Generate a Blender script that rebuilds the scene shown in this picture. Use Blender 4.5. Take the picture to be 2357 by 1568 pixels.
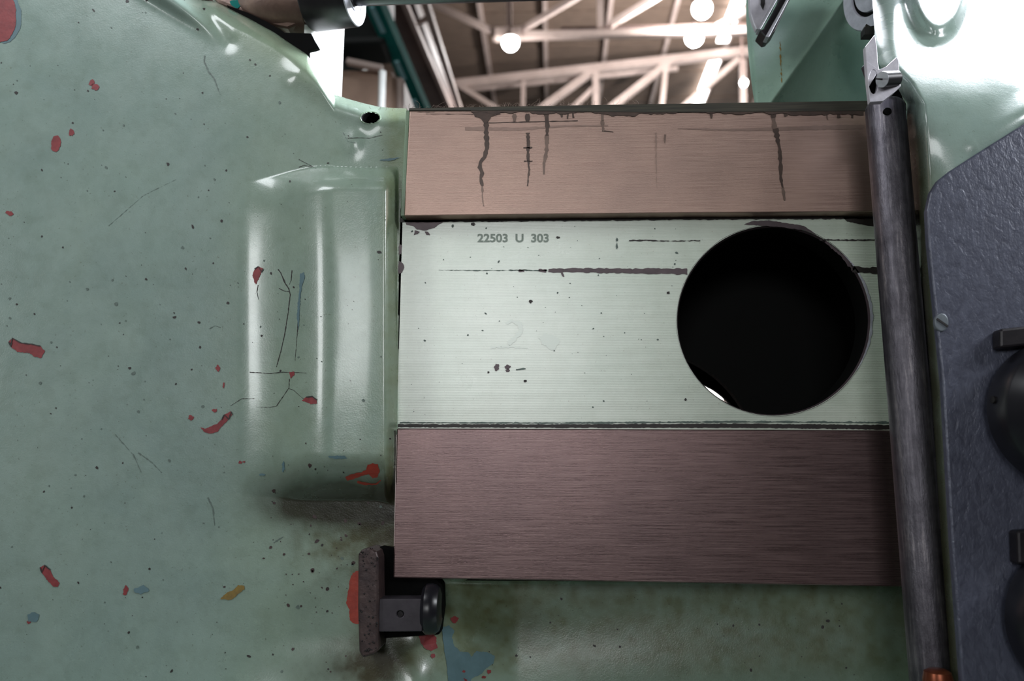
import bpy, bmesh, math, random
import numpy as np
from mathutils import Vector, Matrix, Euler

for o in list(bpy.data.objects):
    bpy.data.objects.remove(o)
SC = bpy.context.scene
COL = SC.collection
random.seed(7)
rng = np.random.default_rng(7)
R = math.radians

# ------------------------------------------------------------------ camera
CAMZ = 1.35
cam_d = bpy.data.cameras.new('camera')
cam = bpy.data.objects.new('camera', cam_d)
COL.objects.link(cam)
cam_d.sensor_width = 36
cam_d.lens = 28
cam_d.clip_start = 0.02
cam_d.clip_end = 200
cam.location = (0, -0.74, CAMZ)
cam.rotation_euler = (R(90 + 9.5), 0, R(2.9))
SC.camera = cam
cam_d.dof.use_dof = True
cam_d.dof.focus_distance = 0.74
cam_d.dof.aperture_fstop = 5.6

# ------------------------------------------------------------------ world, lights, exposure
SC.view_settings.view_transform = 'Standard'
SC.view_settings.look = 'None'
SC.view_settings.gamma = 1
SC.view_settings.use_curve_mapping = False
SC.view_settings.exposure = 0.12
w = bpy.data.worlds.new('hall_air')
SC.world = w
w.use_nodes = True
w.node_tree.nodes['Background'].inputs[0].default_value = (0.62, 0.68, 0.80, 1)
w.node_tree.nodes['Background'].inputs[1].default_value = 0.03


def area(name, loc, target, sx, sy, power, color):
    d = bpy.data.lights.new(name, 'AREA')
    d.shape = 'RECTANGLE'
    d.size = sx
    d.size_y = sy
    d.energy = power
    d.color = color
    o = bpy.data.objects.new(name, d)
    COL.objects.link(o)
    o.location = loc
    o.rotation_euler = (Vector(target) - Vector(loc)).to_track_quat('-Z', 'Y').to_euler()
    return o


# unseen lamps added close above for the falloff down the machine, and a tall side window to the left
area('added_light_right', (1.2, -0.5, 2.1), (0.15, 0, 1.6), 0.5, 0.3, 9.5, (0.93, 0.96, 1.0))
area('added_light_left', (-0.75, -0.5, 2.42), (-0.25, 0, 1.6), 0.5, 0.35, 4.6, (0.93, 0.96, 1.0))
area('hall_window_light', (-0.85, -9.0, 3.2), (-0.1, 0, 1.5), 2.7, 1.9, 125, (0.97, 0.99, 1.0))
area('side_window_light', (-4.0, -3.2, 2.3), (-0.2, 0, 1.45), 0.7, 1.2, 30, (0.97, 0.99, 1.0))
area('added_light_rear', (0.9, 0.95, 3.15), (0.35, 0.0, 1.7), 1.5, 0.8, 260, (0.88, 0.93, 1.0))  # added lamp out of view, brightens the housing shoulder

# ------------------------------------------------------------------ photo geometry helpers
FPX = 28 / 36 * 2357.0
CM = Euler(cam.rotation_euler).to_matrix()
CL = np.array(cam.location)
CMn = np.array(CM)


def Pn(u, v, Y):
    """world points on the vertical plane(s) y=Y seen at photo position u,v (arrays)"""
    u = np.asarray(u, float)
    v = np.asarray(v, float)
    d = np.stack([(u - 1178.5) / FPX, -(v - 784.0) / FPX, -np.ones_like(u)], -1) @ CMn.T
    t = (np.asarray(Y, float) - CL[1]) / d[..., 1]
    return CL + d * t[..., None]


def P(u, v, Y=0.0):
    return Vector(Pn(u, v, Y).tolist())


def px(n, Y=0.0):
    """length in metres of n photo pixels at depth Y"""
    return n * (Y + 0.74) / FPX


def ss(a, b, x):
    t = np.clip((x - a) / (b - a), 0, 1)
    return t * t * (3 - 2 * t)


_tab = rng.random((256, 256))


def vnoise(x, y):
    xi = np.floor(x).astype(int)
    yi = np.floor(y).astype(int)
    fx = x - xi
    fy = y - yi
    fx = fx * fx * (3 - 2 * fx)
    fy = fy * fy * (3 - 2 * fy)
    g = lambda a, b: _tab[a % 256, b % 256]
    return (g(xi, yi) * (1 - fx) * (1 - fy) + g(xi + 1, yi) * fx * (1 - fy)
            + g(xi, yi + 1) * (1 - fx) * fy + g(xi + 1, yi + 1) * fx * fy)


def fbm(x, y, n=4):
    s = 0
    a = 0.5
    for i in range(n):
        s = s + a * vnoise(x * 2 ** i + 17 * i, y * 2 ** i + 31 * i)
        a *= 0.5
    return s


# ------------------------------------------------------------------ object helpers
def link(name, me, mat=None, parent=None, smooth=False):
    o = bpy.data.objects.new(name, me)
    COL.objects.link(o)
    if mat:
        me.materials.append(mat)
    if parent:
        o.parent = parent
        mw = Matrix.Identity(4)
        p = parent
        while p:
            mw = p.matrix_basis @ mw if p.parent is None else (p.matrix_parent_inverse @ p.matrix_basis) @ mw
            p = p.parent
        o.matrix_parent_inverse = mw.inverted()
    if smooth:
        for p in me.polygons:
            p.use_smooth = True
    return o


def mesh_o(name, verts, faces, mat=None, parent=None, smooth=False):
    me = bpy.data.meshes.new(name)
    me.from_pydata([tuple(v) for v in verts], [], faces)
    me.validate()
    me.update()
    return link(name, me, mat, parent, smooth)


def bm_o(name, bm, mat=None, parent=None, smooth=False):
    me = bpy.data.meshes.new(name)
    bmesh.ops.recalc_face_normals(bm, faces=bm.faces)
    bm.to_mesh(me)
    bm.free()
    return link(name, me, mat, parent, smooth)


def thing(name, label, cat, loc=(0, 0, 0), group=None):
    o = bpy.data.objects.new(name, None)
    COL.objects.link(o)
    o.location = loc
    o.empty_display_size = 0.05
    o['label'] = label
    o['category'] = cat
    if group:
        o['group'] = group
    return o


def tag(o, label, cat, group=None):
    o['label'] = label
    o['category'] = cat
    if group:
        o['group'] = group
    return o


def bevel(o, w, seg=2, ang=40):
    m = o.modifiers.new('bevel', 'BEVEL')
    m.width = w
    m.segments = seg
    m.limit_method = 'ANGLE'
    m.angle_limit = R(ang)
    m.harden_normals = False
    return o


def prism(name, pts, Y, depth, mat, parent=None, bev=0.0, holes=(), seg=2):
    """plate whose front face fills the outline pts (photo px) on plane y=Y, going straight back by depth"""
    bm = bmesh.new()
    loops = [list(pts)] + [list(h) for h in holes]
    edges = []
    rings = []
    for lp in loops:
        vs = [bm.verts.new(P(a, b, Y)) for a, b in lp]
        rings.append(vs)
        for i in range(len(vs)):
            edges.append(bm.edges.new((vs[i], vs[(i + 1) % len(vs)])))
    if holes:
        bmesh.ops.triangle_fill(bm, use_beauty=True, use_dissolve=False, edges=edges)
    else:
        bm.faces.new(rings[0])
    front = list(bm.faces)
    back = bmesh.ops.duplicate(bm, geom=front + list({e for f in front for e in f.edges}) + list({v for f in front for v in f.verts}))
    vm = back['vert_map']
    for f in front:
        pass
    for r in rings:
        for v in r:
            vm[v].co.y = Y + depth
    for r in rings:
        n = len(r)
        for i in range(n):
            a, b = r[i], r[(i + 1) % n]
            bm.faces.new((a, b, vm[b], vm[a]))
    o = bm_o(name, bm, mat, parent)
    if bev:
        bevel(o, bev, seg)
    return o


def circ(cu, cv, ru, rv=None, n=64, a0=0):
    rv = rv or ru
    return [(cu + ru * math.cos(a0 + 2 * math.pi * i / n), cv + rv * math.sin(a0 + 2 * math.pi * i / n)) for i in range(n)]


def box(name, lo, hi, mat, parent=None, bev=0.0):
    bm = bmesh.new()
    bmesh.ops.create_cube(bm, size=1)
    for v in bm.verts:
        v.co = Vector([lo[i] if v.co[i] < 0 else hi[i] for i in range(3)])
    o = bm_o(name, bm, mat, parent)
    if bev:
        bevel(o, bev)
    return o


def frame_of(axis):
    z = Vector(axis).normalized()
    x = z.orthogonal().normalized()
    y = z.cross(x)
    return x, y, z


def lathe(name, base, axis, prof, mat, parent=None, n=48, smooth=True, autosharp=True):
    """prof: list of (distance along axis, radius)"""
    x, y, z = frame_of(axis)
    base = Vector(base)
    V = []
    F = []
    for (t, r) in prof:
        for i in range(n):
            a = 2 * math.pi * i / n
            V.append(base + z * t + (x * math.cos(a) + y * math.sin(a)) * max(r, 1e-5))
    for k in range(len(prof) - 1):
        for i in range(n):
            j = (i + 1) % n
            F.append((k * n + i, k * n + j, (k + 1) * n + j, (k + 1) * n + i))
    F.append(tuple(range(n)))
    F.append(tuple((len(prof) - 1) * n + i for i in range(n)))
    o = mesh_o(name, V, F, mat, parent, smooth)
    bm = bmesh.new()
    bm.from_mesh(o.data)
    bmesh.ops.recalc_face_normals(bm, faces=bm.faces)
    bm.to_mesh(o.data)
    bm.free()
    if autosharp:
        o.data.set_sharp_from_angle(angle=R(32))
    return o


def beam(name, a, b, w, h, mat, parent=None, up=(0, 0, 1)):
    """rectangular bar from a to b"""
    a = Vector(a)
    b = Vector(b)
    z = (b - a).normalized()
    x = z.cross(Vector(up))
    if x.length < 1e-3:
        x = Vector((1, 0, 0))
    x.normalize()
    y = x.cross(z)
    V = []
    for q in (a, b):
        for sx, sy in ((-1, -1), (1, -1), (1, 1), (-1, 1)):
            V.append(q + x * sx * w / 2 + y * sy * h / 2)
    F = [(0, 1, 2, 3), (7, 6, 5, 4), (0, 4, 5, 1), (1, 5, 6, 2), (2, 6, 7, 3), (3, 7, 4, 0)]
    return mesh_o(name, V, F, mat, parent)


# ------------------------------------------------------------------ materials
def new_mat(name):
    m = bpy.data.materials.new(name)
    m.use_nodes = True
    nt = m.node_tree
    b = nt.nodes['Principled BSDF']
    return m, nt, b


def S(c):
    """sRGB 0-255 to linear"""
    out = []
    for x in c:
        x = x / 255
        out.append(x / 12.92 if x <= 0.04045 else ((x + 0.055) / 1.055) ** 2.4)
    return tuple(out) + (1,)


def coords(nt, scale=(1, 1, 1), rot=(0, 0, 0)):
    tc = nt.nodes.new('ShaderNodeTexCoord')
    mp = nt.nodes.new('ShaderNodeMapping')
    mp.inputs['Scale'].default_value = scale
    mp.inputs['Rotation'].default_value = rot
    nt.links.new(tc.outputs['Object'], mp.inputs[0])
    return mp.outputs[0]


def noise(nt, vec, scale, detail=4, rough=0.6, dist=0.0):
    n = nt.nodes.new('ShaderNodeTexNoise')
    n.inputs['Scale'].default_value = scale
    n.inputs['Detail'].default_value = detail
    n.inputs['Roughness'].default_value = rough
    n.inputs['Distortion'].default_value = dist
    nt.links.new(vec, n.inputs['Vector'])
    return n.outputs['Fac']


def ramp(nt, fac, stops):
    r = nt.nodes.new('ShaderNodeValToRGB')
    el = r.color_ramp.elements
    while len(el) < len(stops):
        el.new(0.5)
    for e, (p, c) in zip(el, stops):
        e.position = p
        e.color = c if len(c) == 4 else tuple(c) + (1,)
    nt.links.new(fac, r.inputs[0])
    return r.outputs[0]


def mix(nt, fac, a, b, mode='MIX'):
    n = nt.nodes.new('ShaderNodeMix')
    n.data_type = 'RGBA'
    n.blend_type = mode
    for i, s in ((0, fac), (6, a), (7, b)):
        if hasattr(s, 'is_output'):
            nt.links.new(s, n.inputs[i])
        else:
            n.inputs[i].default_value = s
    return n.outputs[2]


def bump(nt, b, hs, dist=0.001):
    prev = None
    for h, st in hs:
        n = nt.nodes.new('ShaderNodeBump')
        n.inputs['Strength'].default_value = st
        n.inputs['Distance'].default_value = dist
        nt.links.new(h, n.inputs['Height'])
        if prev:
            nt.links.new(prev, n.inputs['Normal'])
        prev = n.outputs[0]
    nt.links.new(prev, b.inputs['Normal'])


BW = ((0, 0, 0, 1), (1, 1, 1, 1))


def simple(name, c1, c2=None, rough=0.5, metal=0.0, sc=30, bs=0.0, bsc=200, spec=0.5, coat=0.0, scale=(1, 1, 1)):
    m, nt, b = new_mat(name)
    b.inputs['Roughness'].default_value = rough
    b.inputs['Metallic'].default_value = metal
    b.inputs['Specular IOR Level'].default_value = spec
    b.inputs['Coat Weight'].default_value = coat
    v = coords(nt, scale)
    n = noise(nt, v, sc, 6)
    c = ramp(nt, n, [(0.3, S(c1)), (0.7, S(c2 or [x * 0.8 for x in c1]))])
    nt.links.new(c, b.inputs['Base Color'])
    if bs:
        bump(nt, b, [(noise(nt, v, bsc, 3), bs)])
    return m


def paint(name, c1, c2, rough=0.32, attr=True, lines=False, coat=0.15):
    m, nt, b = new_mat(name)
    v = coords(nt)
    b.inputs['Specular IOR Level'].default_value = 0.9 if lines else 0.5
    c = ramp(nt, noise(nt, v, 7, 8, 0.65, 0.4), [(0.32, S(c1)), (0.68, S(c2))])
    # faint mottling and fine specks of dirt
    mot = ramp(nt, noise(nt, v, 55, 6, 0.7), [(0.3, (0.90, 0.90, 0.88)), (0.62, (1, 1, 1))])
    c = mix(nt, 1.0, c, mot, 'MULTIPLY')
    sp = ramp(nt, noise(nt, v, 420, 2, 0.5), [(0.26, (0.55, 0.50, 0.45)), (0.31, (1, 1, 1))])
    c = mix(nt, 0.6, c, sp, 'MULTIPLY')
    if lines:
        v2 = coords(nt, (1, 1, 60))
        st = ramp(nt, noise(nt, v2, 9, 4, 0.6), [(0.35, (0.90, 0.92, 0.90)), (0.6, (1, 1, 1))])
        c = mix(nt, 0.8, c, st, 'MULTIPLY')
    if attr:
        a = nt.nodes.new('ShaderNodeAttribute')
        a.attribute_name = 'tint'
        c = mix(nt, 1.0, c, a.outputs['Color'], 'MULTIPLY')
    nt.links.new(c, b.inputs['Base Color'])
    rr = ramp(nt, noise(nt, v, 24, 5), [(0.3, (rough * 0.8,) * 3), (0.7, (rough * 1.35,) * 3)])
    nt.links.new(rr, b.inputs['Roughness'])
    b.inputs['Coat Weight'].default_value = 1.0 if lines else coat
    b.inputs['Coat IOR'].default_value = 1.95 if lines else 1.6
    b.inputs['Coat Roughness'].default_value = 0.3 if lines else 0.12
    hs = [(noise(nt, v, 700, 2), 0.12), (noise(nt, v, 60, 4), 0.22)]
    if lines:
        wv = nt.nodes.new('ShaderNodeTexWave')
        wv.wave_type = 'BANDS'
        wv.bands_direction = 'Z'
        wv.inputs['Scale'].default_value = 200
        wv.inputs['Distortion'].default_value = 0.4
        wv.inputs['Detail'].default_value = 1
        nt.links.new(v, wv.inputs['Vector'])
        hs.append((wv.outputs['Fac'], 0.16))
    bump(nt, b, hs)
    return m


def steelway(name, c1, c2, c3, ro=0.0):
    m, nt, b = new_mat(name)
    v = coords(nt, (1.2, 1, 70))
    v0 = coords(nt)
    st = noise(nt, v, 14, 8, 0.7)
    c = ramp(nt, st, [(0.28, S(c1)), (0.5, S(c2)), (0.75, S(c3))])
    pat = ramp(nt, noise(nt, v0, 9, 6, 0.6), [(0.3, (0.80, 0.80, 0.80)), (0.65, (1.0, 0.98, 0.96))])
    c = mix(nt, 1.0, c, pat, 'MULTIPLY')
    c = mix(nt, ramp(nt, noise(nt, v, 60, 3, 0.6), [(0.64, (0, 0, 0)), (0.72, (0.35, 0.35, 0.35))]), c, S((205, 185, 170)))
    nt.links.new(c, b.inputs['Base Color'])
    b.inputs['Metallic'].default_value = 0.8
    rr = ramp(nt, st, [(0.3, (0.32 - ro,) * 3), (0.7, (0.46 - ro,) * 3)])
    nt.links.new(rr, b.inputs['Roughness'])
    bump(nt, b, [(st, 0.10), (noise(nt, coords(nt, (1, 1, 12)), 220, 3), 0.10)])
    return m


M = {}
M['paint'] = paint('pale_green_paint', (152, 173, 163), (139, 160, 153), 0.26, coat=0.55)
M['paint_panel'] = paint('ribbed_green_paint', (224, 234, 218), (207, 222, 205), 0.34, True, True, 0.1)
M['paint_back'] = paint('green_paint_far', (150, 178, 162), (132, 162, 148), 0.3, False)
M['paint_lip'] = paint('old_green_paint', (140, 165, 135), (125, 150, 125), 0.3, False)
M['way'] = steelway('ground_steel_upper', (160, 133, 124), (182, 155, 144), (200, 174, 161))
M['way2'] = steelway('ground_steel_shaded', (98, 80, 80), (126, 105, 105), (156, 134, 132), 0.1)  # darker copy of the upper steel, its shade put into the colour
M['red'] = simple('red_primer', (150, 60, 62), (120, 42, 46), 0.5, sc=120, bs=0.2)
M['redbright'] = simple('orange_red_paint', (172, 62, 44), (140, 46, 36), 0.45, sc=120, bs=0.2)
M['blue'] = simple('blue_grey_undercoat', (98, 128, 136), (84, 112, 118), 0.5, sc=60)
M['ochre'] = simple('ochre_undercoat', (150, 122, 50), (110, 92, 52), 0.5, sc=200)
M['dark'] = simple('dark_grime_shade', (52, 46, 44), (38, 34, 34), 0.5, sc=120)  # real grime and cracks, also painted shade at chip rims and overhang
M['scuff'] = simple('grey_scuff', (104, 122, 114), (88, 102, 96), 0.5, sc=300)
M['bare'] = simple('bare_iron', (96, 84, 88), (78, 68, 72), 0.42, 0.4, sc=80)
M['oil'] = simple('dried_oil', (92, 76, 68), (70, 58, 54), 0.33, 0.3, sc=90)
M['oil_light'] = simple('thin_dried_oil', (132, 112, 101), (114, 96, 88), 0.34, 0.4, sc=90)
M['strip'] = simple('oily_dark_strip', (78, 76, 64), (46, 44, 42), 0.4, 0.2, sc=18, scale=(1, 1, 30))
M['void'] = simple('hole_darkness_black', (10, 10, 10), (6, 6, 6), 0.9, spec=0.1)  # near black: painted darkness for holes and gaps, also black parts
M['gap'] = simple('greasy_black', (24, 20, 22), (14, 12, 14), 0.55, sc=60)
M['black'] = simple('blackened_steel', (40, 36, 40), (26, 24, 28), 0.38, 0.3, sc=60, bs=0.1)
M['blackgloss'] = simple('black_plastic', (30, 30, 36), (22, 22, 27), 0.3, sc=40)
M['grease'] = simple('greasy_brown_steel', (84, 68, 66), (52, 42, 44), 0.42, 0.3, sc=70, bs=0.5, bsc=120)
M['blocks'] = simple('blued_block_steel', (70, 66, 72), (58, 54, 60), 0.45, 0.4, sc=50, bs=0.1)
M['bronze'] = simple('brown_cast_iron', (128, 104, 92), (84, 66, 62), 0.42, 0.35, sc=34, bs=0.5, bsc=90)
M['bright'] = simple('bright_machined_steel', (196, 196, 202), (170, 172, 180), 0.4, 0.5, sc=60)
M['stamp'] = simple('worn_stamp_ink', (150, 164, 152), (124, 140, 128), 0.4, sc=500, coat=0.8)
M['oil_faint'] = simple('faint_oil_film', (158, 134, 124), (144, 122, 112), 0.35, 0.55, sc=90)
M['plate'] = simple('grey_zinc_plate', (226, 224, 232), (200, 198, 208), 0.38, 0.3, sc=90, bs=0.25)
M['collar'] = simple('silver_painted_iron', (212, 214, 226), (184, 186, 198), 0.4, 0.3, sc=90, bs=0.5, bsc=260)
M['white'] = simple('white_enamel', (240, 241, 238), (228, 229, 226), 0.4, sc=40)
M['brass'] = simple('copper_fitting', (150, 82, 52), (112, 60, 44), 0.35, 0.7, sc=80)
M['cavity'] = simple('darkened_casting_inside', (10, 11, 10), (7, 8, 7), 0.6, sc=30, spec=0.12)  # inside blackened in the colour, standing in for deep shade
M['fluff'] = simple('dust_fibres', (150, 130, 118), (120, 104, 92), 0.7)
M['screwm'] = simple('grey_painted_screw', (128, 136, 142), (104, 112, 120), 0.4, 0.2, sc=90)

# rod steel: lengthwise mottling
m, nt, b = new_mat('worn_rod_steel')
v = coords(nt, (40, 40, 3))
c = ramp(nt, noise(nt, v, 5, 8, 0.7), [(0.3, S((66, 64, 70))), (0.55, S((110, 107, 114))), (0.75, S((176, 170, 172)))])
c = mix(nt, 1.0, c, ramp(nt, noise(nt, coords(nt), 70, 6, 0.7), [(0.3, (0.55, 0.54, 0.56)), (0.65, (1, 1, 1))]), 'MULTIPLY')
nt.links.new(c, b.inputs['Base Color'])
b.inputs['Metallic'].default_value = 0.75
b.inputs['Roughness'].default_value = 0.4
bump(nt, b, [(noise(nt, coords(nt, (3, 3, 1)), 180, 5, 0.7), 0.35)])
M['rod'] = m

# hammered grey plate
m, nt, b = new_mat('hammered_grey_paint')
vc = coords(nt, (1.0, 1.0, 0.55), (0, R(-18), 0))
n1 = noise(nt, vc, 190, 3, 0.55, 0.6)
c = ramp(nt, n1, [(0.3, S((72, 75, 90))), (0.7, S((92, 96, 112)))])
nt.links.new(c, b.inputs['Base Color'])
b.inputs['Roughness'].default_value = 0.36
b.inputs['Metallic'].default_value = 0.15
bump(nt, b, [(n1, 0.5), (noise(nt, vc, 600, 2), 0.2)], 0.0012)
M['hammer'] = m


def emis(name, col, st):
    m, nt, b = new_mat(name)
    b.inputs['Base Color'].default_value = (0.8, 0.8, 0.8, 1)
    b.inputs['Emission Color'].default_value = tuple(col) + (1,)
    b.inputs['Emission Strength'].default_value = st
    return m


M['lamp'] = emis('lamp_glow', (1.0, 1.0, 0.95), 14)
M['sky'] = emis('skylight_daylight', (1.0, 0.99, 0.97), 7)
M['truss'] = simple('cream_truss_paint', (190, 170, 162), (165, 146, 138), 0.6, sc=2)
M['board'] = simple('brown_roof_boards', (120, 100, 86), (92, 76, 66), 0.8, sc=3, scale=(1, 8, 1))
M['teal'] = simple('teal_girder_paint', (40, 134, 126), (24, 96, 92), 0.9, sc=4, spec=0.1)
M['palecyan'] = simple('pale_cyan_paint', (176, 222, 226), (140, 196, 204), 0.9, sc=5, spec=0.1)
M['browngirder'] = simple('brown_girder_paint', (112, 92, 86), (86, 70, 66), 0.6, sc=2)
M['darkmach'] = simple('dark_green_machine', (26, 34, 32), (14, 20, 20), 0.6, sc=3)
M['tan'] = simple('tan_machine_paint', (166, 138, 120), (130, 106, 92), 0.6, sc=6)
M['concrete'] = simple('shop_floor', (84, 80, 78), (66, 63, 62), 0.7, sc=2)
M['wall'] = simple('hall_wall', (120, 112, 104), (104, 97, 90), 0.8, sc=1)

# ================================================================== large structure: the hall
def structure(o):
    o['kind'] = 'structure'
    return o


ZC = CAMZ + 9.4
structure(box('floor', (-16, -14, -0.1), (20, 32, 0.0), M['concrete']))
ceil = structure(box('ceiling', (-16, -14, ZC), (20, 32, ZC + 0.15), M['board']))
wb = structure(box('wall_back', (-16, 32, 0), (20, 32.3, ZC), M['wall']))
structure(box('wall_left', (-16.3, -14, 0), (-16, 32, ZC), M['wall']))
structure(box('wall_front', (-16, -14.3, 0), (20, -14, ZC), M['wall']))
structure(box('wall_right', (20, -14, 0), (20.3, 32, ZC), M['wall']))
# glowing window added to give the bright crescent through the bore
w1 = structure(box('added_window_1', (3.0, 31.9, 2.0), (11.0, 32.0, 6.5), M['truss']))
for i in range(4):
    for j in range(2):
        box('pane', (3.1 + i * 1.98, 31.86, 2.1 + j * 2.2), (4.9 + i * 1.98, 31.9, 4.2 + j * 2.2), M['sky'], w1)
# boards and rafters under the ceiling, running away from the camera
k = 0
for i, xx in enumerate(np.arange(-8.0, 12.1, 1.32)):
    box('rafter', (xx - 0.045, 9.0, ZC - 0.14), (xx + 0.045, 31.5, ZC), M['truss'], ceil)
yy = 11.0
while yy < 26:
    box('ceiling_board', (-12, yy, ZC - 0.035 - 0.015 * (k % 2)), (14, yy + 0.62, ZC - 0.001), M['board'], ceil)
    yy += 0.66
    k += 1

# skylights: a row of glowing panes running down the roof
for i, (y0, y1) in enumerate(((11.2, 13.0), (13.4, 15.4), (16.2, 18.6), (19.0, 22.0))):
    x0 = 3.62
    sk = box('skylight', (x0, y0, ZC - 0.20), (x0 + 0.24, y1, ZC - 0.15), M['sky'])
    tag(sk, ['glowing roof skylight pane nearest the camera', 'glowing roof skylight pane, second in the row',
             'glowing roof skylight pane, third in the row', 'glowing roof skylight pane farthest away'][i], 'skylight', 'skylight panes in the roof row')


def chord(par, name, u0, v0, u1, v1, Y, wpx, mat=None):
    s = px(wpx, Y)
    return beam(name, P(u0, v0, Y), P(u1, v1, Y), s, s, mat or M['truss'], par, up=(0, 1, 0))


# near truss: bottom chord crosses the opening, webs rise out of frame
YA = 11.2
tA = thing('roof_truss', 'cream steel roof truss whose bottom chord carries the round lamp', 'truss', P(1145, 84, YA))
chord(tA, 'bottom_chord', 1135, 84, 1900, 68, YA, 17)
chord(tA, 'bottom_chord_flange', 1290, 68, 1900, 55, YA + 0.15, 9, M['browngirder'])
for a in ((1150, 80, 985, 3, 14), (985, 3, 900, -60, 14), (1172, 74, 1170, -120, 14), (1195, 72, 1420, -60, 13), (1382, 62, 1380, -120, 15),
          (1404, 58, 1640, -85, 15), (1650, 62, 1900, -70, 13)):
    chord(tA, 'web_member', a[0], a[1], a[2], a[3], YA, a[4])
chord(tA, 'gusset_plate', 1140, 80, 1200, 78, YA - 0.1, 26)
# far truss: top chord crosses, webs go down behind the machine
YB = 15.6
tB = thing('roof_truss', 'cream steel roof truss farther back, its top chord sloping up to the right', 'truss', P(1300, 170, YB))
chord(tB, 'top_chord', 1040, 196, 1900, 98, YB, 19)
chord(tB, 'second_chord', 1080, 206, 1560, 158, YB + 0.3, 9)
for a in ((1205, 188, 1203, 300, 10), (1230, 262, 1362, 166, 15), (1371, 165, 1372, 330, 15), (1395, 258, 1545, 140, 16), (1533, 150, 1515, 330, 12),
          (1560, 258, 1700, 137, 13), (1709, 140, 1712, 330, 14), (1060, 200, 1160, 262, 12), (1300, 266, 1372, 198, 10)):
    chord(tB, 'web_member', a[0], a[1], a[2], a[3], YB, a[4])

# crane runway on the left, girders running away from the camera
cr = thing('crane_girder', 'teal crane girder running away at the left of the opening', 'girder', P(860, 20, 3.0))
beam('web_plate', P(842, -40, 2.8), P(993, 300, 4.4), 0.085, 0.085, M['teal'], cr)
for (t0, t1) in ((0.10, 0.24), (0.42, 0.54), (0.70, 0.84)):
    a = P(840, -40, 2.8)
    d = P(991, 300, 4.4) - a
    off = Vector((0.0, -0.035, -0.035))
    beam('stiffener', a + d * t0 + off, a + d * t1 + off, 0.025, 0.035, M['palecyan'], cr)
cb = thing('runway_beam', 'brown roof beam with two cream flanges beside the teal girder', 'beam', P(960, 20, 6.5))
beam('web_plate', P(905, -40, 7.0), P(1052, 330, 13.0), 0.36, 0.2, M['browngirder'], cb)
beam('flange', P(915, -30, 6.6), P(1040, 260, 11.0), 0.06, 0.06, M['truss'], cb)
beam('flange', P(968, -30, 6.6), P(1064, 270, 11.0), 0.07, 0.07, M['truss'], cb)
for t in (0.3,):
    beam('lacing_bar', P(925 + 90 * t, 230 * t - 10, 6.7 + 3 * t), P(985 + 50 * t, 230 * t - 36, 6.7 + 3 * t), 0.05, 0.05, M['truss'], cb)


def lamp(u, v, Y, rpx, label, power):
    t = thing('high_bay_lamp', label, 'lamp', P(u, v, Y), group=None)
    r = px(rpx, Y)
    c = P(u, v, Y)
    lathe('glass_globe', c - Vector((0, 0, r)), (0, 0, 1), [(r * (1 - math.cos(a)), r * math.sin(a)) for a in np.linspace(0.05, 2.1, 12)], M['lamp'], t, 24)
    lathe('reflector', c + Vector((0, 0, r * 0.45)), (0, 0, 1), [(0, r * 0.95), (r * 0.35, r * 0.8), (r * 0.9, r * 0.3), (r * 1.2, r * 0.28)], M['truss'], t, 24)
    beam('hanger', c + Vector((0, 0, r * 1.5)), Vector((c.x, c.y, ZC)), 0.03, 0.03, M['browngirder'], t)
    d = bpy.data.lights.new('lamp_light', 'POINT')
    d.energy = power
    d.shadow_soft_size = r
    lo = bpy.data.objects.new('lamp_light', d)
    COL.objects.link(lo)
    lo.location = c - Vector((0, 0, r * 1.2))


lamp(1175, 98, 10.8, 21, 'round glowing lamp hanging at the left end of the near truss chord', 120)
lamp(1616, 20, 10.8, 24, 'upper of two bright round lamps beside the skylights', 500)
lamp(1598, 86, 12.6, 22, 'lower of two bright round lamps beside the skylights', 700)
lamp(1712, 190, 13.2, 9, 'small bright lamp low by the edge of the green casting', 700)

# blurred machines behind
bk = thing('background_machine', 'tall dark green machine in shadow behind the white post', 'machine', P(840, 100, 3.4))
a = P(700, -60, 3.4)
b2 = P(905, 300, 3.4)
box('machine_column', (a.x, 3.4, 0.0), (P(838, 0, 3.4).x, 3.6, 4.2), M['darkmach'], bk, 0.03)
box('machine_head', (P(700, 0, 3.4).x, 3.2, P(800, 142, 3.4).z), (P(903, 120, 3.4).x, 3.46, 4.4), M['darkmach'], bk, 0.03)
tm = thing('tan_cabinet', 'tan machine cabinet with a white upright pipe, blurred behind the slideway', 'cabinet', (P(850, 200, 2.2).x, 2.2, 0))
box('cabinet_body', (P(720, 0, 2.2).x, 2.2, 0), (P(912, 0, 2.2).x, 2.8, P(850, 152, 2.2).z), M['tan'], tm, 0.04)
box('cabinet_side', (P(905, 0, 2.2).x, 2.25, 0), (P(928, 0, 2.2).x, 2.7, P(850, 160, 2.2).z), M['truss'], tm, 0.03)
lathe('upright_pipe', Vector((P(879, 200, 2.05).x, 2.05, 0)), (0, 0, 1), [(0, px(9, 2.05)), (P(879, 165, 2.05).z, px(9, 2.05))], M['white'], tm, 20)
beam('top_rail', P(800, 142, 2.15), P(880, 158, 2.15), 0.03, 0.02, M['truss'], tm)

# ================================================================== machine frame: castings, web and slideways
YB0 = 0.014
mf = thing('machine_tool', 'pale green machine frame casting with chipped paint and two brown steel slideways', 'machine', (0, 0.1, 0))

EDGE = np.array([(-200, -170), (300, -120), (420, -30), (464, 0), (497, 4), (528, 20), (579, 46), (630, 74), (668, 100), (706, 125), (732, 158),
                 (757, 199), (770, 217), (798, 227), (834, 237), (872, 246), (910, 249), (960, 250)], float)


def top_edge(u):
    e = np.interp(u, EDGE[:, 0], EDGE[:, 1])
    return e


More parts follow.
